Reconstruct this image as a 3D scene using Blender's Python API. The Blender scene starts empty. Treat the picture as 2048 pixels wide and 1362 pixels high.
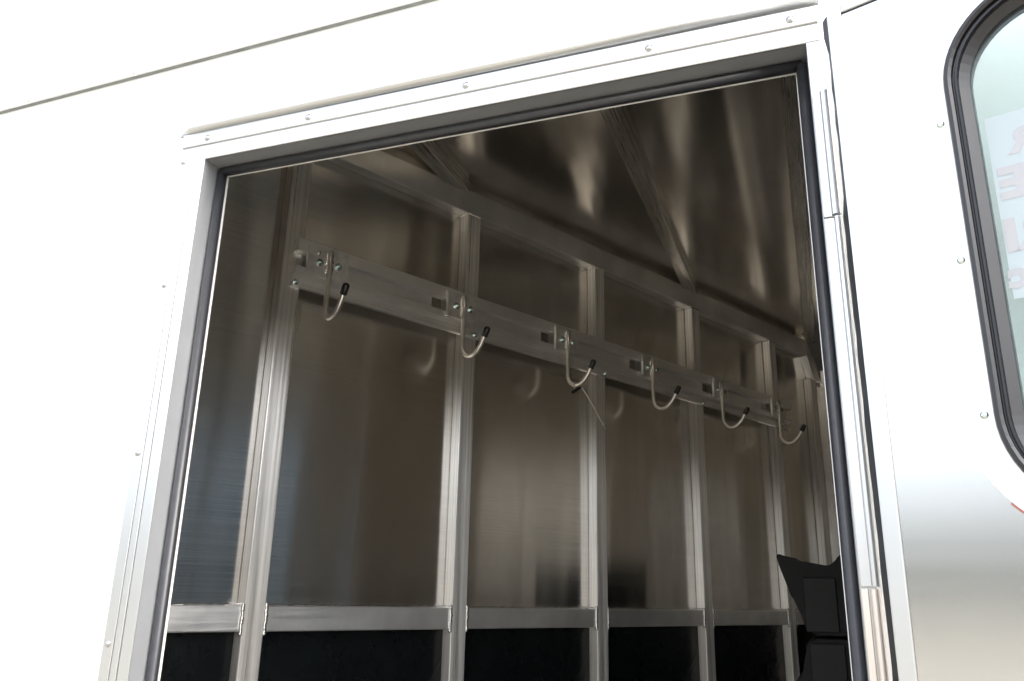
import bpy, bmesh, math, random
from mathutils import Vector, Matrix
random.seed(7)
R = math.radians
sc = bpy.context.scene
COL = sc.collection

# ------------------------------------------------------------------ camera
# the lens is the origin: z = 0 is eye level, the ground lies 1.6 m below
cam_d = bpy.data.cameras.new("camera"); cam = bpy.data.objects.new("camera", cam_d); COL.objects.link(cam)
cam_d.sensor_width = 36.0; cam_d.lens = 36.0 * 1648.0 / 2048.0
cam_d.clip_start = 0.01; cam_d.clip_end = 2000
RIGHT = Vector((0.93810337, 0.34566383, 0.02187652)); DOWN = Vector((-0.08260359, 0.28462449, -0.95507358)); FWD = Vector((-0.33636099, 0.89415067, 0.29556026))
cam.matrix_world = Matrix(((RIGHT.x, -DOWN.x, -FWD.x, 0), (RIGHT.y, -DOWN.y, -FWD.y, 0), (RIGHT.z, -DOWN.z, -FWD.z, 0), (0, 0, 0, 1)))
sc.camera = cam

# ------------------------------------------------------------------ sky, sun, exposure
SUN_EL, SUN_AZ = 52.0, 86.0         # veiled sun, high to the viewer's right
world = bpy.data.worlds.new("World"); sc.world = world; world.use_nodes = True
wn = world.node_tree.nodes; wl = world.node_tree.links
bg = wn["Background"]; sky = wn.new("ShaderNodeTexSky"); sky.sky_type = 'NISHITA'; sky.sun_disc = False
sky.sun_elevation = R(SUN_EL); sky.sun_rotation = R(SUN_AZ); sky.dust_density = 7.0; sky.air_density = 1.0; sky.ozone_density = 1.0
hs = wn.new("ShaderNodeHueSaturation"); hs.inputs["Saturation"].default_value = 0.38      # a white, hazy overcast
wl.new(sky.outputs[0], hs.inputs["Color"]); wl.new(hs.outputs[0], bg.inputs[0]); bg.inputs[1].default_value = 0.15
sl = bpy.data.lights.new("sun", 'SUN'); sl.energy = 0.7; sl.angle = R(28.0); sl.color = (1.0, 0.95, 0.88)
so = bpy.data.objects.new("sun", sl); COL.objects.link(so); so.location = (0, 6, 9)
sdir = Vector((math.sin(R(SUN_AZ)) * math.cos(R(SUN_EL)), math.cos(R(SUN_AZ)) * math.cos(R(SUN_EL)), math.sin(R(SUN_EL))))
so.rotation_euler = sdir.to_track_quat('Z', 'Y').to_euler()
vs = sc.view_settings; vs.view_transform = 'Standard'; vs.look = 'None'; vs.gamma = 1.0; vs.use_curve_mapping = False
vs.exposure = 3.0
cy = sc.cycles; cy.use_denoising = True
try: cy.denoiser = 'OPENIMAGEDENOISE'
except Exception: pass
cy.max_bounces = 14; cy.diffuse_bounces = 6; cy.glossy_bounces = 12; cy.transparent_max_bounces = 12; cy.sample_clamp_indirect = 6.0
cy.caustics_reflective = True; cy.blur_glossy = 0.3

# ------------------------------------------------------------------ frames
TH = 1.11399766; D = 1.210165
W = Vector((math.cos(TH), math.sin(TH), 0)); N = Vector((math.sin(TH), -math.cos(TH), 0))
def S(s, o, z): return W * s + N * (-D + o) + Vector((0, 0, z))        # slanted wall: along it, out of it, up
def G(x, y, z): return Vector((x, y, z))
DA = R(-19.0); Dd = Vector((math.cos(DA), math.sin(DA), 0)); Dn = Vector((math.sin(DA), -math.cos(DA), 0)); DE = Vector((0.0397, 0.668, 0))
def DR(u, v, z): return DE + Dd * u + Dn * v + Vector((0, 0, z))       # open door: from its hinge edge, towards the viewer, up
GROUND = -1.6; FLOOR = -1.2; Y0 = 0.70; CEIL = 0.835; FARY = 2.84; ENDX = 1.45

# ------------------------------------------------------------------ materials
def new_mat(name):
    m = bpy.data.materials.new(name); m.use_nodes = True
    return m, m.node_tree.nodes, m.node_tree.links, m.node_tree.nodes["Principled BSDF"]
def mapping(n, l, scale, rot=0.0):
    tc = n.new("ShaderNodeTexCoord"); mp = n.new("ShaderNodeMapping"); mp.inputs["Scale"].default_value = scale
    mp0 = n.new("ShaderNodeMapping"); mp0.inputs["Rotation"].default_value = (0, 0, rot)
    l.new(tc.outputs["Object"], mp0.inputs[0]); l.new(mp0.outputs[0], mp.inputs[0]); return mp.outputs[0]
def noise(n, l, vec, scale=1.0, detail=3.0, rough=0.55, dist=0.0):
    t = n.new("ShaderNodeTexNoise"); t.inputs["Scale"].default_value = scale; t.inputs["Detail"].default_value = detail
    t.inputs["Roughness"].default_value = rough; t.inputs["Distortion"].default_value = dist; l.new(vec, t.inputs["Vector"]); return t.outputs[0]
def ramp(n, l, fac, c0, c1, p0=0.0, p1=1.0):
    r = n.new("ShaderNodeValToRGB"); r.color_ramp.elements[0].position = p0; r.color_ramp.elements[1].position = p1
    r.color_ramp.elements[0].color = (*c0, 1); r.color_ramp.elements[1].color = (*c1, 1); l.new(fac, r.inputs[0]); return r.outputs[0]
def bump(n, l, h, strength, dist, prev=None):
    b = n.new("ShaderNodeBump"); b.inputs["Strength"].default_value = strength; b.inputs["Distance"].default_value = dist; l.new(h, b.inputs["Height"])
    if prev: l.new(prev, b.inputs["Normal"])
    return b.outputs[0]
def aluminium(name, col, rough, brush, rot=0.0, wave=None, wave_d=0.0, brush_d=0.000006, stain=0.12, rvar=0.08, streak=0.0, metal=1.0, aniso=0.0, arot=0.0, tan=(0, 0, 1)):
    """bare aluminium: brush = scale of the rolling lines, wave = scale of the sheet's oil-canning, aniso = stretch of highlights along tan"""
    m, n, l, p = new_mat(name); p.inputs["Metallic"].default_value = metal
    fb = noise(n, l, mapping(n, l, brush, rot), 1.0, 4.0, 0.6)
    fs = noise(n, l, mapping(n, l, (5, 5, 4), rot), 1.0, 4.0, 0.6)
    base = ramp(n, l, fs, [c * (1 - stain) for c in col], col, 0.35, 0.62)
    if streak:
        mx = n.new("ShaderNodeMix"); mx.data_type = 'RGBA'; mx.blend_type = 'MULTIPLY'; mx.inputs[0].default_value = 1.0
        l.new(base, mx.inputs[6]); l.new(ramp(n, l, fb, (1 - streak,) * 3, (1, 1, 1), 0.38, 0.60), mx.inputs[7]); base = mx.outputs[2]
    l.new(base, p.inputs["Base Color"])
    mr = n.new("ShaderNodeMapRange"); mr.inputs[1].default_value = 0.3; mr.inputs[2].default_value = 0.7
    mr.inputs[3].default_value = rough * (1 - rvar); mr.inputs[4].default_value = rough * (1 + rvar); l.new(fb, mr.inputs[0]); l.new(mr.outputs[0], p.inputs["Roughness"])
    nb = bump(n, l, fb, 0.5, brush_d)
    if wave:
        fw = noise(n, l, mapping(n, l, wave, rot), 1.0, 1.5, 0.45, 0.6); nb = bump(n, l, fw, 1.0, wave_d, nb)
    l.new(nb, p.inputs["Normal"])
    if aniso:
        p.inputs["Anisotropic"].default_value = aniso; p.inputs["Anisotropic Rotation"].default_value = arot
        cv = n.new("ShaderNodeCombineXYZ")
        for i in range(3): cv.inputs[i].default_value = tan[i]
        l.new(cv.outputs[0], p.inputs["Tangent"])
    return m
def plain(name, col, rough, metal=0.0, spec=0.5, mottled=0.15, scale=30.0, bd=0.0):
    m, n, l, p = new_mat(name); p.inputs["Metallic"].default_value = metal; p.inputs["Roughness"].default_value = rough; p.inputs["Specular IOR Level"].default_value = spec
    f = noise(n, l, mapping(n, l, (scale,) * 3), 1.0, 4.0)
    l.new(ramp(n, l, f, [c * (1 - mottled) for c in col], col, 0.3, 0.7), p.inputs["Base Color"])
    if bd: l.new(bump(n, l, f, 0.6, bd), p.inputs["Normal"])
    return m
AL = (0.80, 0.778, 0.745)
M = dict(
    panel=aluminium("wall_sheet_aluminium", AL, 0.21, (2, 2, 420), -TH, (5.0, 1.0, 0.45), 0.012, brush_d=0.000012, rvar=0.12, streak=0.10, aniso=0.75),
    ceiling=aluminium("ceiling_sheet_aluminium", (0.86, 0.82, 0.765), 0.20, (1200, 3, 3), 0.0, (5.5, 0.5, 1.0), 0.009, aniso=0.6, tan=(0, 1, 0)),
    stud=aluminium("stud_aluminium", (0.93, 0.905, 0.87), 0.36, (210, 210, 2), -TH, brush_d=0.00012, stain=0.12, rvar=0.3, streak=0.27, metal=0.82, aniso=0.9, arot=0.25),
    bar=aluminium("bar_aluminium", (0.92, 0.91, 0.89), 0.38, (6, 6, 200), -TH, brush_d=0.00002, metal=0.86, stain=0.28, rvar=0.25, aniso=0.0),
    bow=aluminium("roof_bow_aluminium", (0.80, 0.77, 0.72), 0.28, (400, 5, 400), 0.0, metal=1.0, stain=0.18),
    rail=aluminium("rail_aluminium", (0.86, 0.85, 0.83), 0.36, (4, 4, 300), -TH, stain=0.18, rvar=0.2, metal=0.84, aniso=0.3),
    lining=plain("satin_wall_lining", (0.78, 0.71, 0.62), 0.5, 0.35, mottled=0.12, scale=3),
    rod=plain("hook_rod_aluminium", (0.86, 0.82, 0.77), 0.36, 1.0, mottled=0.12, scale=90),
    plate=plain("bracket_aluminium", (0.90, 0.89, 0.87), 0.32, 0.85, mottled=0.25, scale=60),
    weld=plain("weld_metal", (0.85, 0.82, 0.78), 0.25, 1.0, mottled=0.35, scale=260, bd=0.0006),
    rivet=plain("aluminium_rivet", (0.44, 0.435, 0.43), 0.34, 1.0, mottled=0.2, scale=200),
    zinc=plain("zinc_plated_bolt", (0.62, 0.72, 0.72), 0.22, 1.0, mottled=0.25, scale=200),
    frame=aluminium("door_frame_aluminium", (0.53, 0.535, 0.535), 0.34, (4, 4, 4), 0.0, brush_d=0.0, rvar=0.03, stain=0.04),
    jamb=plain("anodised_door_jamb", (0.30, 0.308, 0.318), 0.42, 0.45, mottled=0.06, scale=25),
    ground_tint=aluminium("hinge_ground_tint", (0.66, 0.60, 0.55), 0.45, (300, 300, 6), 0.0, brush_d=0.0, stain=0.12),  # same metal as the upper hinge; its ground reflection is painted in as beige
    door=aluminium("door_skin_aluminium", (0.50, 0.50, 0.495), 0.18, (2, 2, 40), -DA, (1.2, 1.0, 0.9), 0.002, brush_d=0.0, rvar=0.05, stain=0.04, aniso=0.2),
    white=plain("white_painted_sheet", (0.80, 0.80, 0.79), 0.35, mottled=0.05, scale=4),
    rubber=plain("black_rubber_seal", (0.020, 0.021, 0.024), 0.42, spec=0.45, mottled=0.3, scale=120, bd=0.0003),
    cap=plain("black_vinyl_cap", (0.012, 0.012, 0.012), 0.32, mottled=0.2, scale=80),
    plastic=plain("black_moulded_plastic", (0.006, 0.0065, 0.007), 0.6, spec=0.3, mottled=0.25, scale=120, bd=0.0004),
    pad=plain("black_rubber_pad", (0.008, 0.0085, 0.009), 0.55, spec=0.35, mottled=0.2, scale=90, bd=0.0003),
    kick=plain("black_kick_panel", (0.005, 0.0065, 0.007), 0.26, spec=0.35, mottled=0.4, scale=18),
    wframe=plain("black_window_frame", (0.008, 0.0075, 0.010), 0.36, mottled=0.2, scale=60),
    floor=plain("floor_boards", (0.17, 0.145, 0.115), 0.8, mottled=0.4, scale=12),
    paper=plain("sign_paper", (0.39, 0.45, 0.47), 0.7, mottled=0.03, scale=10),
    ink=plain("print_through_ink", (0.345, 0.35, 0.365), 0.7, mottled=0.05, scale=40),
    sealant=plain("grey_sealant", (0.22, 0.24, 0.24), 0.6, mottled=0.3, scale=50),
    tie=plain("clear_nylon_tie", (0.62, 0.60, 0.55), 0.4, mottled=0.1, scale=50),
    red=plain("red_thin_line", (0.36, 0.12, 0.10), 0.5),
)
def glass_mat(name, tint):
    m = bpy.data.materials.new(name); m.use_nodes = True; n = m.node_tree.nodes; l = m.node_tree.links; n.remove(n["Principled BSDF"])
    tr = n.new("ShaderNodeBsdfTransparent"); tr.inputs[0].default_value = (*tint, 1)
    gl = n.new("ShaderNodeBsdfGlossy"); gl.inputs["Roughness"].default_value = 0.02; gl.inputs[0].default_value = (0.95, 1, 1, 1)
    fr = n.new("ShaderNodeFresnel"); fr.inputs[0].default_value = 1.5; mx = n.new("ShaderNodeMixShader")
    l.new(fr.outputs[0], mx.inputs[0]); l.new(tr.outputs[0], mx.inputs[1]); l.new(gl.outputs[0], mx.inputs[2]); l.new(mx.outputs[0], n["Material Output"].inputs[0]); return m
M['glass'] = glass_mat("green_window_glass", (0.70, 0.765, 0.755)); M['smoked'] = glass_mat("smoked_window_glass", (0.165, 0.19, 0.215)); M['smoked_grey'] = glass_mat("smoked_grey_glass", (0.25, 0.245, 0.235))
def let_light_through(m, amount):
    n = m.node_tree.nodes; l = m.node_tree.links; p = n["Principled BSDF"]; t = n.new("ShaderNodeBsdfTranslucent"); t.inputs[0].default_value = (0.6, 0.66, 0.68, 1)
    mx = n.new("ShaderNodeMixShader"); mx.inputs[0].default_value = amount; l.new(p.outputs[0], mx.inputs[1]); l.new(t.outputs[0], mx.inputs[2]); l.new(mx.outputs[0], n["Material Output"].inputs[0])
let_light_through(M['paper'], 0.12)
def ground_mat():
    m, n, l, p = new_mat("gravel_yard"); p.inputs["Roughness"].default_value = 0.95
    f = noise(n, l, mapping(n, l, (0.6, 0.6, 0.6)), 1.0, 8.0, 0.7)
    l.new(ramp(n, l, f, (0.112, 0.105, 0.088), (0.165, 0.156, 0.132), 0.3, 0.7), p.inputs["Base Color"])
    l.new(bump(n, l, noise(n, l, mapping(n, l, (40, 40, 40)), 1.0, 4.0), 0.6, 0.01), p.inputs["Normal"]); return m
M['ground'] = ground_mat()
def scuffed(m):
    n = m.node_tree.nodes; l = m.node_tree.links; p = n["Principled BSDF"]
    f = noise(n, l, mapping(n, l, (7, 7, 6), 0.5), 1.0, 9.0, 0.72, 1.2); l.new(ramp(n, l, f, (0.24,) * 3, (0.38,) * 3, 0.45, 0.66), p.inputs["Roughness"])
    f2 = noise(n, l, mapping(n, l, (60, 60, 9), 0.9), 1.0, 6.0, 0.7, 2.0); p.inputs["Specular IOR Level"].default_value = 0.25
scuffed(M['kick'])
M['leaf'] = plain("tree_foliage", (0.055, 0.08, 0.042), 0.8, mottled=0.5, scale=0.6)

# ------------------------------------------------------------------ building helpers
WLOC = {}
def place(o, loc, parent):
    COL.objects.link(o); base = Vector((0, 0, 0))
    if parent is not None: o.parent = parent; base = WLOC[parent.name]
    o.location = loc - base; WLOC[o.name] = loc.copy(); return o
def tag(o, label, cat, group=None):
    o['label'] = label; o['category'] = cat
    if group: o['group'] = group
    return o
def empty(name, loc, parent=None):
    o = bpy.data.objects.new(name, None); o.empty_display_size = 0.05; return place(o, Vector(loc), parent)
def obj(name, bm, mat, parent=None, smooth=False, loc=None, kind=None):
    bmesh.ops.recalc_face_normals(bm, faces=bm.faces)
    if loc is None:
        lo = Vector([min(v.co[i] for v in bm.verts) for i in range(3)]); hi = Vector([max(v.co[i] for v in bm.verts) for i in range(3)]); loc = (lo + hi) / 2
    bmesh.ops.translate(bm, verts=bm.verts, vec=-loc)
    me = bpy.data.meshes.new(name); bm.to_mesh(me); bm.free(); me.materials.append(M[mat])
    if smooth:
        for f in me.polygons: f.use_smooth = True
    o = bpy.data.objects.new(name, me)
    if kind: o['kind'] = kind
    return place(o, loc, parent)
def box(bm, F, a0, a1, b0, b1, c0, c1, bev=0.0, seg=2):
    vs_ = [bm.verts.new(F(a, b, c)) for a in (a0, a1) for b in (b0, b1) for c in (c0, c1)]
    fs = [(0, 1, 3, 2), (4, 6, 7, 5), (0, 4, 5, 1), (2, 3, 7, 6), (0, 2, 6, 4), (1, 5, 7, 3)]
    faces = [bm.faces.new([vs_[i] for i in f]) for f in fs]
    if bev:
        es = {e for f in faces for e in f.edges}
        bmesh.ops.bevel(bm, geom=list(es), offset=bev, segments=seg, affect='EDGES', profile=0.5)
def one_box(name, mat, parent, F, a0, a1, b0, b1, c0, c1, bev=0.0, seg=2, smooth=False):
    bm = bmesh.new(); box(bm, F, a0, a1, b0, b1, c0, c1, bev, seg); return obj(name, bm, mat, parent, smooth)
def prism(bm, pts3a, pts3b):
    """closed prism between two equal loops of points"""
    a = [bm.verts.new(p) for p in pts3a]; b = [bm.verts.new(p) for p in pts3b]; n = len(a)
    bm.faces.new(a); bm.faces.new(b[::-1])
    for i in range(n): bm.faces.new([a[i], b[i], b[(i + 1) % n], a[(i + 1) % n]])
def tube(bm, pts, r, n=12, caps=True, radii=None):
    pts = [Vector(p) for p in pts]; rings = []; up = None
    for i, p in enumerate(pts):
        t = (pts[min(i + 1, len(pts) - 1)] - pts[max(i - 1, 0)]).normalized()
        if up is None:
            up = t.orthogonal().normalized()
        up = (up - t * up.dot(t)).normalized(); sd = t.cross(up); rr = radii[i] if radii else r
        rings.append([bm.verts.new(p + (up * math.cos(2 * math.pi * k / n) + sd * math.sin(2 * math.pi * k / n)) * rr) for k in range(n)])
    for a, b in zip(rings, rings[1:]):
        for k in range(n): bm.faces.new([a[k], a[(k + 1) % n], b[(k + 1) % n], b[k]])
    if caps: bm.faces.new(rings[0][::-1]); bm.faces.new(rings[-1])
def dome(bm, c, ax, r, h, n=14, rings=4, flange=0.0):
    """domed rivet or bolt head standing on c along ax"""
    ax = ax.normalized(); u = ax.orthogonal().normalized(); v = ax.cross(u); prof = []
    if flange: prof += [(r * flange, 0), (r * flange, h * 0.18), (r, h * 0.25)]
    else: prof += [(r, 0), (r, h * 0.15)]
    for i in range(1, rings + 1):
        a = i / rings * math.pi / 2; prof.append((r * math.cos(a), h * (0.25 + 0.75 * math.sin(a))))
    loops = []
    for rr, hh in prof[:-1]: loops.append([bm.verts.new(c + (u * math.cos(2 * math.pi * k / n) + v * math.sin(2 * math.pi * k / n)) * rr + ax * hh) for k in range(n)])
    tip = bm.verts.new(c + ax * prof[-1][1]); bm.faces.new(loops[0][::-1])
    for a, b in zip(loops, loops[1:]):
        for k in range(n): bm.faces.new([a[k], a[(k + 1) % n], b[(k + 1) % n], b[k]])
    for k in range(n): bm.faces.new([loops[-1][k], loops[-1][(k + 1) % n], tip])
def hexbolt(bm, c, ax, r, h):
    ax = ax.normalized(); u = ax.orthogonal().normalized(); v = ax.cross(u)
    def ring(rr, hh, n, ph=0.3): return [c + (u * math.cos(2 * math.pi * k / n + ph) + v * math.sin(2 * math.pi * k / n + ph)) * rr + ax * hh for k in range(n)]
    prism(bm, ring(r * 1.5, 0, 16), ring(r * 1.5, h * 0.22, 16))
    prism(bm, ring(r, h * 0.22, 6), ring(r * 0.96, h, 6))
    prism(bm, ring(r * 0.5, h, 10), ring(r * 0.42, h * 1.5, 10))
def bead(bm, p0, p1, r, side, n=9, jit=0.25):
    """weld bead: overlapping ripples from p0 to p1"""
    p0, p1 = Vector(p0), Vector(p1); ax = (p1 - p0)
    for i in range(n):
        t = (i + 0.5) / n; c = p0.lerp(p1, t) + side * random.uniform(-jit, jit) * r
        k = random.uniform(0.85, 1.2) * r
        mt = Matrix.Translation(c) @ Matrix.Diagonal((k, k, k * 0.9, 1)); bmesh.ops.create_icosphere(bm, subdivisions=2, radius=1.0, matrix=mt)

# ------------------------------------------------------------------ ground and the yard's far trees (seen in the metal)
bm = bmesh.new(); q = 900
for a, b in ((-q, -q), (q, -q), (q, q), (-q, q)): bm.verts.new((a, b, GROUND))
bm.faces.new(bm.verts); g = obj('ground', bm, 'ground'); g['kind'] = 'structure'
bm = bmesh.new(); rr = random.Random(3)
for i in range(150):
    a = R(-178 + 176 * i / 149) ; dist = rr.uniform(66, 84); c = Vector((math.cos(a) * dist, math.sin(a) * dist, GROUND))
    h = rr.uniform(5.0, 7.5)
    for k in range(45):
        th, ph = rr.uniform(0, 6.28), rr.uniform(-0.7, 1.57); rad = rr.uniform(0.75, 1.05)
        p = c + Vector((math.cos(th) * math.cos(ph) * 3.2 * rad, math.sin(th) * math.cos(ph) * 3.2 * rad, h * 0.5 + math.sin(ph) * h * 0.5 * rad))
        x = Vector((rr.gauss(0, 1), rr.gauss(0, 1), rr.gauss(0, 1))).normalized(); y = x.orthogonal().normalized() * rr.uniform(0.6, 1.3); x *= rr.uniform(0.6, 1.3)
        bm.faces.new([bm.verts.new(p + x), bm.verts.new(p + y), bm.verts.new(p - x), bm.verts.new(p - y)])
tl = obj('tree_line', bm, 'leaf', kind='stuff'); tl['label'] = 'far dark green line of trees across the yard, seen as reflection'; tl['category'] = 'trees'

# ------------------------------------------------------------------ the trailer
trailer = tag(empty('horse_trailer', (0.2, 1.8, GROUND)), 'white and bare aluminium horse trailer with its tack room door open', 'horse trailer')
OPL, OPR, OPT, OPB = -0.665, 0.0215, 0.496, -1.12
OUTT = 1.06
# outer wall sheet, with the door hole, 3 mm thick plus a hollow skin behind
bm = bmesh.new()
for (x0, x1, z0, z1) in ((-3.2, OPL - 0.006, FLOOR - 0.1, OUTT), (OPR + 0.006, 1.51, FLOOR - 0.1, OUTT), (OPL - 0.006, OPR + 0.006, OPT + 0.006, OUTT), (OPL - 0.006, OPR + 0.006, FLOOR - 0.1, OPB)):
    box(bm, G, x0, x1, Y0 + 0.003, Y0 + 0.030, z0, z1)
wall = obj('outer_wall', bm, 'white', trailer)
# long moulding above the door, very slightly sloping with the body line; a thin dark gap below it
sl_ = 0.0192; ang = math.atan(sl_)
def TR(x, y, z): return Vector((x, y, 0.650 + (x + 0.36) * sl_ * 0.985 + z))
bm = bmesh.new(); prism(bm, [TR(-3.2, Y0 + dy, dz) for dy, dz in ((0.004, 0.000), (-0.004, 0.0002), (-0.006, 0.002), (-0.006, 0.0052), (-0.003, 0.0075), (0.004, 0.0078))],
      [TR(1.51, Y0 + dy, dz) for dy, dz in ((0.004, 0.000), (-0.004, 0.0002), (-0.006, 0.002), (-0.006, 0.0052), (-0.003, 0.0075), (0.004, 0.0078))])
obj('moulding', bm, 'white', wall)
one_box('moulding_seal', 'sealant', wall, TR, -3.2, 1.51, Y0 - 0.0012, Y0 + 0.0035, -0.0010, -0.0001)
for jx in (-0.985, -0.80):
    one_box('moulding_joint', 'sealant', wall, TR, jx, jx + 0.001, Y0 - 0.0064, Y0 + 0.003, 0.0004, 0.0058)
# drip rail over the door
bm = bmesh.new(); prof = []
for i in range(9):
    a = math.pi * i / 8; prof.append((-math.sin(a) * 0.011 + 0.003, -math.cos(a) * 0.0055))
def DRP(x, k): 
    dy, dz = prof[k]; return Vector((x, Y0 + dy, 0.5415 + (x + 0.3) * 0.004 + dz))
ends = [(-0.712, 0.05), (-0.690, 1.0), (0.036, 1.0)]
rings = []
for ex, sc_ in ends:
    rings.append([bm.verts.new(Vector((ex, Y0 + 0.003 + (prof[k][0] - 0.003) * sc_, 0.5415 - 0.004 * (1 - sc_) + (ex + 0.3) * 0.004 + prof[k][1] * (0.3 + 0.7 * sc_)))) for k in range(9)])
for a, b in zip(rings, rings[1:]):
    for k in range(9): bm.faces.new([a[k], a[(k + 1) % 9], b[(k + 1) % 9], b[k]])
bm.faces.new(rings[0]); bm.faces.new(rings[-1][::-1])
drip = obj('drip_rail', bm, 'frame', wall, smooth=True)

# door frame: an extrusion round the hole (flange with grooves, jamb, stop)
bm = bmesh.new(); F0 = Y0 - 0.0005
# header flange in two strips with a groove between
box(bm, G, -0.704, 0.034, F0, Y0 + 0.0028, 0.5168, 0.5352, 0.0008, 1)
box(bm, G, OPL + 0.0002, 0.034, F0, Y0 + 0.0028, OPT, 0.5135, 0.0008, 1)
box(bm, G, -0.704, 0.034, F0 + 0.0022, Y0 + 0.0026, 0.5130, 0.5172)
# left flange: three ribs with shallow grooves
for x0, x1, dy in ((-0.704, -0.6905, 0.0), (-0.6905, -0.6875, 0.0012), (-0.6875, -0.6805, -0.0004), (-0.6805, -0.6785, 0.0012), (-0.6785, OPL, 0.0)):
    box(bm, G, x0 + 0.00005, x1 - 0.00005, F0 + dy, Y0 + 0.0028, OPB, 0.5128, 0.0003, 1)
# right flange
box(bm, G, OPR, 0.034, F0, Y0 + 0.0028, OPB, OPT - 0.0003, 0.0005, 1)
frame = obj('door_frame', bm, 'frame', trailer)
bm = bmesh.new()
box(bm, G, OPL - 0.005, OPL, Y0 + 0.0005, 0.742, OPB, OPT + 0.005)
box(bm, G, OPR, OPR + 0.005, Y0 + 0.0005, 0.742, OPB, OPT + 0.005)
box(bm, G, OPL, OPR, Y0 + 0.0005, 0.742, OPT, OPT + 0.005)
obj('jamb', bm, 'jamb', frame)
bm = bmesh.new()
box(bm, G, OPL, -0.6550, 0.7315, 0.7332, OPB, OPT - 0.0005)
box(bm, G, 0.0106, OPR, 0.7315, 0.7332, OPB, OPT - 0.0005)
box(bm, G, -0.6550, 0.0106, 0.7315, 0.7332, 0.4865, OPT - 0.0005)
obj('stop_lip', bm, 'white', frame)
# bulb seal, mitred at the corners
for pts, r in (([(-0.6588, 0.7256, OPB), (-0.6588, 0.7256, 0.4898)], 0.0058), ([(-0.6588, 0.7256, 0.4900), (0.0165, 0.7256, 0.4900)], 0.0056), ([(0.0168, 0.7240, 0.4890), (0.0168, 0.7240, OPB)], 0.0056)):
    bm = bmesh.new(); tube(bm, pts, r, 16); obj('bulb_seal', bm, 'rubber', frame, smooth=True)
for x in (-0.9514, -0.7458, -0.4617, -0.1777, 0.0139):
    bm = bmesh.new(); dome(bm, Vector((x * Y0, F0, 0.7495 * Y0)), Vector((0, -1, 0)), 0.0032, 0.0024, flange=1.25); obj('rivet', bm, 'rivet', frame, smooth=True)
for z in (0.7096, 0.4804, 0.1999, -0.0804, -0.3607):
    bm = bmesh.new(); dome(bm, Vector((-0.6975, F0, z * Y0)), Vector((0, -1, 0)), 0.0028, 0.0022, flange=1.2); obj('rivet', bm, 'rivet', frame, smooth=True)
# full-height hinge in sections on the right flange
def hinge(z0, z1, mat, leaf_x1, bx, br):
    bm = bmesh.new(); box(bm, G, OPR + 0.0006, leaf_x1, F0 - 0.003, F0 - 0.0003, z0, z1, 0.0006, 1)
    h = obj('hinge_leaf', bm, mat, frame)
    bm = bmesh.new(); tube(bm, [(bx, F0 - 0.0045, z0 + 0.0005), (bx, F0 - 0.0045, z1 - 0.0005)], br, 16); obj('hinge_barrel', bm, mat, frame, smooth=False)
hinge(0.3165, 0.4390, 'frame', 0.0300, 0.0322, 0.0038)
hinge(0.0118, 0.3155, 'frame', 0.0305, 0.0330, 0.0030)
hinge(-1.05, 0.0108, 'ground_tint', 0.0275, 0.0318, 0.0032)

# ---- inside: far wall, end wall, near wall, floor
bm = bmesh.new(); box(bm, G, -1.6, 3.3, -0.0, 0.0, 0, 0) if False else None
bm = bmesh.new(); box(bm, G, -1.3, ENDX + 0.1, 0.75, FARY + 0.1, FLOOR - 0.06, FLOOR); obj('trailer_floor', bm, 'floor', trailer)
bm = bmesh.new(); box(bm, G, -0.05, ENDX + 0.1, FARY, FARY + 0.04, FLOOR, 0.72); far = obj('far_wall', bm, 'panel', trailer)
bm = bmesh.new(); prism(bm, [Vector((-0.1, y, z)) for y, z in ((FARY + 0.03, 0.70), (FARY, 0.70), (FARY - 0.125, CEIL), (FARY + 0.03, CEIL))], [Vector((ENDX, y, z)) for y, z in ((FARY + 0.03, 0.70), (FARY, 0.70), (FARY - 0.125, CEIL), (FARY + 0.03, CEIL))])
obj('cove_panel', bm, 'ceiling', far)
for x in (0.075, 0.48, 0.885, 1.29):
    one_box('stud', 'stud', far, G, x - 0.018, x + 0.018, FARY - 0.025, FARY + 0.002, FLOOR, 0.715, 0.0015)
one_box('rail_bar', 'bar', far, G, 0.03, ENDX, FARY - 0.03, FARY + 0.001, 0.690, 0.728, 0.0015)
one_box('rail_bar', 'bar', far, G, 0.03, ENDX, FARY - 0.0235, FARY + 0.001, -0.0605, -0.0235, 0.0015)
one_box('kick_panel', 'kick', far, G, 0.03, ENDX, FARY - 0.008, FARY + 0.001, FLOOR, -0.0610)
# end wall with a window low beside the near wall; its light is what the stud faces mirror
EY0, EY1, EZ0, EZ1 = 0.78, 1.34, -0.45, 0.66; FY0, FY1, FZ0, FZ1 = 2.12, 2.72, 0.10, 0.60
bm = bmesh.new()
for y0, y1, z0, z1 in ((0.742, EY0, FLOOR, CEIL), (EY1, FY0, FLOOR, CEIL), (FY1, FARY, FLOOR, CEIL), (EY0, EY1, FLOOR, EZ0), (EY0, EY1, EZ1, CEIL), (FY0, FY1, FLOOR, FZ0), (FY0, FY1, FZ1, CEIL)): box(bm, G, ENDX, ENDX + 0.04, y0, y1, z0, z1)
endw = obj('end_wall', bm, 'lining', trailer)
one_box('end_window_pane', 'smoked', endw, G, ENDX + 0.018, ENDX + 0.022, EY0, EY1, EZ0, EZ1)
one_box('end_window_pane', 'smoked_grey', endw, G, ENDX + 0.018, ENDX + 0.022, FY0, FY1, FZ0, FZ1)
for y in (1.50, 1.91):
    one_box('stud', 'stud', endw, G, ENDX - 0.025, ENDX + 0.001, y - 0.018, y + 0.018, FLOOR, CEIL, 0.0015)
one_box('rail_bar', 'bar', endw, G, ENDX - 0.0235, ENDX + 0.001, EY1, FARY, -0.0605, -0.0235, 0.0015)
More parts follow.
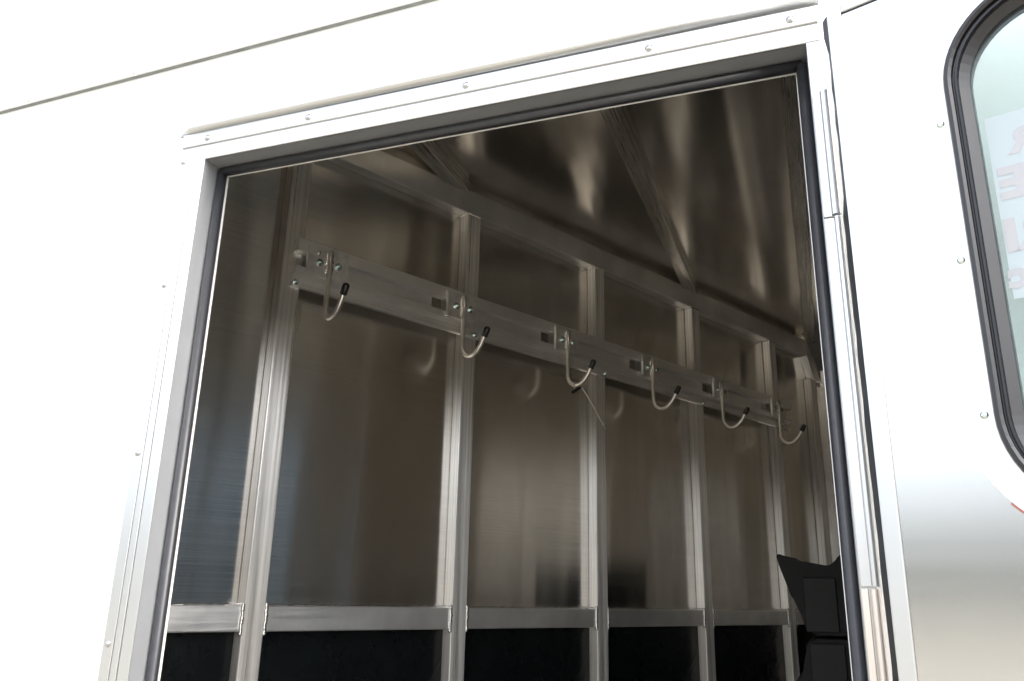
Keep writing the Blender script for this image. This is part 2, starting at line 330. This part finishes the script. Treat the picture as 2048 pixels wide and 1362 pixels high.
one_box('kick_panel', 'kick', endw, G, ENDX - 0.008, ENDX + 0.001, EY1, FARY, FLOOR, -0.0610)
bm = bmesh.new()
box(bm, G, OPR + 0.006, ENDX, 0.738, 0.752, FLOOR, CEIL); box(bm, G, -1.2, OPL - 0.006, 0.738, 0.752, FLOOR, CEIL); box(bm, G, OPL - 0.006, OPR + 0.006, 0.738, 0.752, OPT + 0.006, CEIL)
near = obj('near_wall_lining', bm, 'lining', trailer)
bm = bmesh.new(); box(bm, G, -3.2, 1.51, 0.7295, FARY + 0.1, 1.0, OUTT - 0.002); obj('roof', bm, 'white', trailer)

# ---- ceiling: sheets between roof bows
bm = bmesh.new(); box(bm, G, -1.3, ENDX + 0.05, 0.74, FARY + 0.05, CEIL + 0.006, CEIL + 0.03); ceil = obj('ceiling', bm, 'bow', trailer)
BOWS = [-0.660, -0.291, 0.008, 0.42, 0.83, 1.24]
edges = [-1.25] + BOWS + [ENDX]
def at_slant_y(x): return (D + N.x * x) / -N.y if False else (D + 0.89746913 * x) / 0.44107727
for i, (x0, x1) in enumerate(zip(edges, edges[1:])):
    bm = bmesh.new(); box(bm, G, x0 + 0.001, x1 - 0.001, 0.745, FARY + 0.04, CEIL, CEIL + 0.004); obj('ceiling_sheet', bm, 'ceiling', ceil)
for x in BOWS:
    y1 = min(at_slant_y(x) + 0.045, FARY - 0.10)
    bm = bmesh.new(); box(bm, G, x - 0.0155, x + 0.0155, 0.75, y1, CEIL - 0.027, CEIL + 0.002, 0.002); obj('roof_bow', bm, 'bow', ceil)

# ---- slanted dividing wall
bm = bmesh.new(); box(bm, S, 0.235, 2.60, -0.075, -0.030, FLOOR, CEIL); sw = obj('slanted_wall', bm, 'bar', trailer)
STUD = [0.2165, 0.6195, 1.0210, 1.4225, 1.8240, 2.2310, 2.478]
HW = 0.0178; ZB0, ZB1 = -0.0605, -0.0235; BEAM0, BEAM1 = 0.7625, 0.8165
for i, (a, b) in enumerate(zip(STUD, STUD[1:])):
    one_box('wall_sheet', 'panel', sw, S, a + 0.0008, b - 0.0008, -0.0285, -0.025, -0.040, 0.80)
    one_box('kick_panel', 'kick', sw, S, a + 0.0008, b - 0.0008, -0.0285, -0.0235, FLOOR, -0.0415)
    bm = bmesh.new(); box(bm, S, a + HW - 0.0005, b - HW + 0.0005, -0.0249, -0.0022, ZB0, ZB1, 0.0022, 3); obj('cross_bar', bm, 'bar', sw)
for i, s in enumerate(STUD):
    top = BEAM0 + 0.001 if i < 6 else 0.690
    bm = bmesh.new(); box(bm, S, s - HW, s + HW, -0.0248, 0.0, FLOOR, top, 0.0024, 3); obj('stud', bm, 'stud', sw)
    if i == 0: continue
    for sgn in (-1, 1):
        if i == 6 and sgn == 1: continue
        bm = bmesh.new(); bead(bm, S(s + sgn * (HW + 0.0012), -0.0018, ZB0 - 0.004), S(s + sgn * (HW + 0.0012), -0.0018, ZB1 + 0.004), 0.0036, W, 17, 0.18); obj('weld_bead', bm, 'weld', sw, smooth=True)
        bm = bmesh.new(); bead(bm, S(s + sgn * (HW + 0.001), -0.003, ZB1 + 0.001), S(s + sgn * (HW + 0.001), -0.022, ZB1 + 0.001), 0.0030, W, 6); obj('weld_bead', bm, 'weld', sw, smooth=True)
    if i < 6:
        bm = bmesh.new(); bead(bm, S(s - HW, -0.0008, BEAM0), S(s + HW, -0.0008, BEAM0), 0.0026, Vector((0, 0, 1)), 9); obj('weld_bead', bm, 'weld', sw, smooth=True)
        bm = bmesh.new(); bead(bm, S(s - HW - .001, -0.001, BEAM0 - 0.001), S(s - HW - .001, -0.022, BEAM0 - 0.001), 0.0028, Vector((0, 0, 1)), 6); obj('weld_bead', bm, 'weld', sw, smooth=True)
# ragged sealant line along the top of the cross bars
for a, b in zip(STUD, STUD[1:]):
    bm = bmesh.new(); n = 60; pts = [S(a + HW + (b - a - 2 * HW) * k / n, -0.0225 + random.uniform(-.0012, .0012), ZB1 + 0.0006 + random.uniform(-.0004, .0012)) for k in range(n + 1)]
    tube(bm, pts, 0.0022, 6, radii=[0.0018 * random.uniform(0.6, 1.4) for _ in pts]); obj('bead_line', bm, 'weld', sw, smooth=True)
bm = bmesh.new(); box(bm, S, 0.235, 2.448, -0.0246, 0.0003, BEAM0, BEAM1, 0.0022, 3); obj('top_beam', bm, 'bar', sw)
# corner gusset: short sloping length down to the end stud
bm = bmesh.new()
lo = [(2.449, BEAM1), (2.449, BEAM0), (2.487, 0.690), (2.530, 0.690), (2.500, 0.745)]
prism(bm, [S(s, -0.0246, z) for s, z in lo], [S(s, 0.0003, z) for s, z in lo]); obj('sloping_brace', bm, 'bar', sw)

# ------------------------------------------------------------------ the door, swung open
bm = bmesh.new()
WU0, WU1, WZ0, WZ1, WR = 0.0826, 0.395, 0.051, 0.461, 0.075
def rrect(u0, u1, z0, z1, r, n=14):
    pts = []
    for cx_, cz_, a0 in ((u1 - r, z1 - r, 0), (u0 + r, z1 - r, 90), (u0 + r, z0 + r, 180), (u1 - r, z0 + r, 270)):
        for k in range(n + 1):
            a = R(a0 + 90 * k / n); pts.append((cx_ + r * math.cos(a), cz_ + r * math.sin(a)))
    return pts
def ringbody(bm, F, outer, inner, prof):
    """sweep a profile [(t, v)] between an outer and inner loop (t = 0 outer .. 1 inner)"""
    n = len(outer); loops = []
    for t, v in prof: loops.append([bm.verts.new(F(o[0] + (i[0] - o[0]) * t, v, o[1] + (i[1] - o[1]) * t)) for o, i in zip(outer, inner)])
    for a, b in zip(loops, loops[1:] + loops[:1]):
        for k in range(n): bm.faces.new([a[k], a[(k + 1) % n], b[(k + 1) % n], b[k]])
DU1, DZ0, DZ1 = 0.672, -1.08, 0.5035
def rect_like(u0, u1, z0, z1, ref):
    """project a reference loop outward on to a rectangle (same number of points)"""
    cu, cz = (WU0 + WU1) / 2, (WZ0 + WZ1) / 2; out = []
    for u, z in ref:
        du, dz = u - cu, z - cz; ks = []
        if du > 1e-9: ks.append((u1 - cu) / du)
        if du < -1e-9: ks.append((u0 - cu) / du)
        if dz > 1e-9: ks.append((z1 - cz) / dz)
        if dz < -1e-9: ks.append((z0 - cz) / dz)
        k = min(ks); out.append((cu + du * k, cz + dz * k))
    return out
hole = rrect(WU0 + 0.004, WU1 - 0.004, WZ0 + 0.004, WZ1 - 0.004, WR - 0.004)
# skin: region round the window, corners squared off, then the lower sheet
ZM = -0.06
sq = rect_like(0.0128, DU1 - 0.0128, ZM, 0.4922, hole)
ringbody(bm, DR, sq, hole, [(0, 0.0), (1, 0.0), (1, -0.026), (0, -0.026)])
for cu_, cz_ in ((0.0128, 0.4922), (DU1 - 0.0128, 0.4922), (0.0128, ZM), (DU1 - 0.0128, ZM)):
    # fill the clipped corner triangles
    near_ = sorted(range(len(sq)), key=lambda k: (sq[k][0] - cu_) ** 2 + (sq[k][1] - cz_) ** 2)
    a = [k for k in near_ if abs(sq[k][0] - cu_) < 1e-6][:1]; b = [k for k in near_ if abs(sq[k][1] - cz_) < 1e-6][:1]
    if a and b and a != b: prism(bm, [DR(sq[a[0]][0], 0, sq[a[0]][1]), DR(cu_, 0, cz_), DR(sq[b[0]][0], 0, sq[b[0]][1])], [DR(sq[a[0]][0], -0.026, sq[a[0]][1]), DR(cu_, -0.026, cz_), DR(sq[b[0]][0], -0.026, sq[b[0]][1])])
box(bm, DR, 0.0128, DU1 - 0.0128, -0.026, 0.0, DZ0 + 0.012, ZM)
door = obj('door', bm, 'door', trailer)
one_box('door_edge_rail', 'frame', door, DR, 0.0, 0.01265, -0.026, 0.0012, DZ0, DZ1, 0.0012)
one_box('door_edge_rail', 'frame', door, DR, DU1 - 0.0124, DU1, -0.026, 0.0022, DZ0, DZ1, 0.0012)
one_box('door_edge_rail', 'frame', door, DR, 0.0126, DU1 - 0.0126, -0.026, 0.0022, 0.4932, DZ1, 0.0012)
# torn rubber seal along the hinge edge
bm = bmesh.new(); n = 90; z0, z1 = DZ0, 0.5015; prev = None
for k in range(n + 1):
    z = z0 + (z1 - z0) * k / n; wdt = -0.0075 + random.uniform(-0.0004, 0.0005) + (0.0022 if 0.31 < z < 0.47 else 0)
    ring = [bm.verts.new(DR(u, v, z)) for u, v in ((wdt, -0.012), (wdt, -0.020), (-0.0002, -0.020), (-0.0002, -0.004))]
    if prev:
        for i in range(4): bm.faces.new([prev[i], prev[(i + 1) % 4], ring[(i + 1) % 4], ring[i]])
    else: bm.faces.new(ring)
    prev = ring
bm.faces.new(prev); obj('edge_seal', bm, 'rubber', door)
# window: white trim ring, black frame in steps, glass
bm = bmesh.new(); o_ = rrect(0.0610, WU1 + 0.019, 0.036, 0.4665, 0.092); i_ = rrect(WU0 + 0.001, WU1 - 0.001, WZ0 + 0.001, WZ1 - 0.001, WR - 0.001)
ringbody(bm, DR, o_, i_, [(0, 0.0002), (0.03, 0.0016), (0.9, 0.0030), (1.0, 0.0030), (1.0, 0.0002)]); trim = obj('window_trim', bm, 'white', door)
bm = bmesh.new(); loops = []
for off, v in ((0.0, -0.01), (0.0, 0.0050), (0.0012, 0.0068), (0.0050, 0.0072), (0.0078, 0.0052), (0.0082, 0.0010), (0.0098, 0.0006), (0.0106, 0.0026), (0.0126, 0.0026), (0.0134, -0.0020), (0.0225, -0.0075), (0.0230, -0.0100), (0.0230, -0.018), (0.0, -0.018)):
    off *= 0.72
    loops.append([bm.verts.new(DR(u, v, z)) for u, z in rrect(WU0 + off, WU1 - off, WZ0 + off, WZ1 - off, WR - off)])
for a, b in zip(loops, loops[1:] + loops[:1]):
    for k in range(len(a)): bm.faces.new([a[k], a[(k + 1) % len(a)], b[(k + 1) % len(a)], b[k]])
obj('window_frame', bm, 'wframe', door, smooth=False)
bm = bmesh.new(); gp = rrect(WU0 + 0.013, WU1 - 0.013, WZ0 + 0.013, WZ1 - 0.013, WR - 0.013)
prism(bm, [DR(u, -0.0105, z) for u, z in gp], [DR(u, -0.0145, z) for u, z in gp]); obj('window_pane', bm, 'glass', door)
bm = bmesh.new(); tube(bm, [DR(0.061 + 0.092 + 0.0925 * math.cos(R(a)), 0.0012, 0.036 + 0.092 + 0.0925 * math.sin(R(a))) for a in range(222, 272, 4)], 0.0007, 6); obj('bead_line', bm, 'red', door)  # thin red bead along the lower left curve of the window trim
for z in (0.357, 0.243, 0.127):
    bm = bmesh.new(); dome(bm, DR(0.0765, 0.0030, z), Dn, 0.0021, 0.0013, flange=1.3); obj('screw', bm, 'zinc', door, smooth=True)
# paper notice stuck on the outside of the pane; its print shows through from behind
sign = tag(empty('notice', DR(0.2, -0.0103, 0.2105)), 'pale paper notice on the door window, its red print showing through backwards', 'notice')
bm = bmesh.new(); box(bm, DR, 0.1040, 0.34, -0.0103, -0.0100, 0.2105, 0.3575); obj('paper_sheet', bm, 'paper', sign)
def letter(txt, u_left, z_base, height):
    cu = bpy.data.curves.new('letter', 'FONT'); cu.body = txt; cu.size = 1.0; cu.offset = 0.055; cu.resolution_u = 3
    tmp = bpy.data.objects.new('letter_tmp', cu); COL.objects.link(tmp); dg = bpy.context.evaluated_depsgraph_get(); dg.update()
    me = bpy.data.meshes.new_from_object(tmp.evaluated_get(dg)); COL.objects.unlink(tmp); bpy.data.objects.remove(tmp)
    bm = bmesh.new(); bm.from_mesh(me); bpy.data.meshes.remove(me)
    xs = [v.co.x for v in bm.verts]; ys = [v.co.y for v in bm.verts]; k = height / (max(ys) - min(ys)); x1 = max(xs); y0 = min(ys)
    for v in bm.verts: v.co = DR(u_left + (x1 - v.co.x) * k * 1.08, -0.0098, z_base + (v.co.y - y0) * k)
    if not bm.faces: bm.free(); return
    ob = obj('letter', bm, 'ink', sign); return ob
letter('R', 0.1155, 0.3225, 0.021); letter('E', 0.1065, 0.2875, 0.0265)
letter('I', 0.1050, 0.2460, 0.0265); letter('R', 0.1105, 0.2460, 0.0265); letter('a', 0.1125, 0.2180, 0.0155); letter('c', 0.1025, 0.2180, 0.0155)

# ------------------------------------------------------------------ hook rail and hooks on the slanted wall
rail = tag(empty('hook_rail', S(1.45, 0.0, 0.49)), 'long slotted aluminium rail bolted across the studs, carrying the hooks', 'rail')
HK = [0.679, 0.985, 1.288, 1.595, 1.900, 2.203]; RS0, RS1 = 0.6185, 2.285
ZR0, ZR1 = 0.4915, 0.5765
def extr(name, prof, s0, s1, mat='rail'):
    bm = bmesh.new(); prism(bm, [S(s0, o, z) for o, z in prof], [S(s1, o, z) for o, z in prof]); return obj(name, bm, mat, rail)
extr('upper_lip', [(0.0004, ZR1), (0.015, ZR1), (0.016, ZR1 - 0.001), (0.016, 0.5540), (0.015, 0.5530), (0.0004, 0.5530)], RS0, RS1)
extr('lower_lip', [(0.0004, 0.5270), (0.015, 0.5270), (0.016, 0.5260), (0.016, 0.5140), (0.0035, 0.5090), (0.0035, 0.5000), (0.0095, 0.4965), (0.0095, ZR0), (0.0004, ZR0)], RS0, RS1 - 0.004)
cuts = [RS0 - 0.004] + [c for h in HK for c in (h - 0.0660, h - 0.0420)] + [RS1 - 0.010]
for a, b in zip(cuts[0::2], cuts[1::2]):
    if b - a > 0.002: extr('web', [(0.0002, 0.5529), (0.0012, 0.5529), (0.0012, 0.5271), (0.0002, 0.5271)], a, b)
for s in STUD[1:6]:
    bm = bmesh.new(); hexbolt(bm, S(s + 0.004, 0.0095, 0.4975), N, 0.0035, 0.0042); obj('bolt', bm, 'zinc', rail)
    bm = bmesh.new(); dome(bm, S(s + 0.006, 0.006, ZR1), Vector((0, 0, 1)), 0.0024, 0.0028); obj('bolt', bm, 'zinc', rail, smooth=True)

S0 = S
def build_hook(s):
    def S(s_, o_, z_): return S0(s_, o_ + 0.004, z_)
    h = empty('bridle_hook', S(s, 0.012, 0.52))
    bm = bmesh.new(); box(bm, S, s - 0.042, s + 0.037, 0.0122, 0.0152, 0.5165, 0.5685, 0.0006, 1); obj('bracket', bm, 'plate', h)
    bm = bmesh.new(); box(bm, S, s - 0.0420, s - 0.0395, 0.0150, 0.0195, 0.5165, 0.5685, 0.0005, 1); obj('bracket_lip', bm, 'plate', h)
    path = [(0.0185, 0.567), (0.0180, 0.530), (0.0165, 0.500), (0.0165, 0.478)]
    c0 = Vector((0.043, 0.4635)); 
    for a in range(190, 322, 11): path.append((0.0435 + 0.0268 * math.cos(R(a)), 0.4645 + 0.0268 * math.sin(R(a))))
    path += [(0.0720, 0.4545), (0.0800, 0.4665), (0.0865, 0.4765)]
    bm = bmesh.new(); tube(bm, [S(s, o, z) for o, z in path], 0.0047, 14); obj('rod', bm, 'rod', h, smooth=True)
    d = (S(s, 0.0865, 0.4765) - S(s, 0.0800, 0.4665)).normalized(); p = S(s, 0.0815, 0.4688)
    bm = bmesh.new(); pts = [p, p + d * 0.0005, p + d * 0.016, p + d * 0.0185, p + d * 0.0200, p + d * 0.0206]; tube(bm, pts, 1, 14, radii=[0.0054, 0.0061, 0.0061, 0.0052, 0.0032, 0.0004]); obj('tip_cap', bm, 'cap', h, smooth=True)
    for sg in (-1, 1):
        bm = bmesh.new(); bead(bm, S(s + sg * 0.0045, 0.0158, 0.5250), S(s + sg * 0.0045, 0.0158, 0.5620), 0.0032, W, 9, 0.35); obj('weld_bead', bm, 'weld', h, smooth=True)
        bm = bmesh.new(); hexbolt(bm, S(s + sg * 0.0175, 0.0153, 0.5425 + 0.0005 * sg), N, 0.0046, 0.0054); obj('bolt', bm, 'zinc', h)
    return h
LAB = ['nearest bridle hook, at the left end of the rail by the first stud', 'second bridle hook from the left, in front of a stud',
       'third bridle hook from the left, with a cable tie round it', 'fourth bridle hook from the left, just right of the cable tie',
       'fifth bridle hook from the left, next to last on the rail', 'farthest bridle hook, at the right end of the rail']
proto = build_hook(HK[0])
for i, s in enumerate(HK):
    if i == 0: h = proto; h.rotation_euler = (0, 0, R(-6))
    else:
        h = proto.copy(); COL.objects.link(h); h.location = S(s, 0.016, 0.52); h.rotation_euler = (0, 0, R(random.uniform(-2, 3)))
        for ch in proto.children:
            if not ch.name.startswith(tuple(('bracket', 'rod', 'tip', 'weld', 'bolt'))): continue
            c = ch.copy(); COL.objects.link(c); c.parent = h
    tag(h, LAB[i], 'hook', 'bridle hooks along the rail')
bm = bmesh.new(); dome(bm, S(HK[0] - 0.022, 0.0192, 0.558), N, 0.0042, 0.003); sp = obj('spare_bolt', bm, 'weld', rail, smooth=True); 

# cable tie left hanging on the third hook
tie = tag(empty('cable_tie', S(1.288, 0.043, 0.43)), 'cut cable tie with a black tag hanging from the third hook', 'cable tie')
bm = bmesh.new(); box(bm, lambda a, b, c: S(1.290, 0.046, 0.4290) + (W * 0.031 + Vector((0, 0, 0.020))).normalized() * a + N * b + (Vector((0, 0, 0.031)) - W * 0.020).normalized() * c, -0.019, 0.016, -0.003, 0.003, -0.0032, 0.0032, 0.001); obj('tag', bm, 'cap', tie)
bm = bmesh.new(); tube(bm, [S(1.288 + 0.0055 * math.cos(R(a)) , 0.0435, 0.4375 + 0.0068 * math.sin(R(a))) for a in range(0, 361, 30)], 0.0012, 8); obj('loop', bm, 'tie', tie, smooth=True)
bm = bmesh.new(); tube(bm, [S(1.300, 0.05, 0.4355), S(1.318, 0.05, 0.4190), S(1.3355, 0.05, 0.4010), S(1.357, 0.05, 0.379), S(1.380, 0.05, 0.355)], 0.0015, 8, radii=[.0016, .0016, .0015, .0014, .0012]); obj('strap', bm, 'tie', tie, smooth=True)

# ------------------------------------------------------------------ saddle rack in the far corner
rack = tag(empty('saddle_rack', (0.05, 2.04, FLOOR)), 'black moulded plastic saddle rack with two tiers in the far corner', 'saddle rack')
def tier(outline, bx0, bx1, bz0, bz1):
    bm = bmesh.new(); K = 1.94 / 2.2; outline = [(x * K, z * K) for x, z in outline]; bx0 *= K; bx1 *= K; bz0 *= K; bz1 *= K
    prism(bm, [Vector((x, 1.94, z)) for x, z in outline], [Vector((x * 0.95, 2.13, z)) for x, z in outline])
    bmesh.ops.bevel(bm, geom=list(bm.edges), offset=0.0055, segments=3, affect='EDGES', profile=0.5, clamp_overlap=True)
    t = obj('saddle_rest', bm, 'plastic', rack, smooth=False)
    bm = bmesh.new(); box(bm, G, bx0, bx1, 1.934, 1.96, bz0, bz1, 0.0025, 2); obj('front_pad', bm, 'pad', t, smooth=False)
tier([(-0.1175, 0.108), (-0.112, 0.1135), (-0.098, 0.1085), (-0.070, 0.0985), (-0.062, 0.0985), (-0.052, 0.0915), (-0.006, 0.0865), (0.004, 0.0865), (0.014, 0.088), (0.024, 0.106), (0.040, 0.118), (0.13, 0.120), (0.125, 0.0), (0.085, -0.076), (-0.035, -0.076), (-0.060, -0.062), (-0.074, -0.006), (-0.088, 0.012), (-0.112, 0.086)], -0.059, 0.016, -0.068, 0.058)
tier([(-0.040, -0.080), (0.09, -0.080), (0.125, -0.30), (-0.13, -0.30), (-0.115, -0.205), (-0.092, -0.188), (-0.083, -0.165), (-0.066, -0.150), (-0.064, -0.095)], -0.056, 0.024, -0.24, -0.092)
bm = bmesh.new(); tube(bm, [(0.066, 2.04, FLOOR), (0.066, 2.04, 0.07)], 0.02, 16); obj('post', bm, 'plastic', rack, smooth=True)
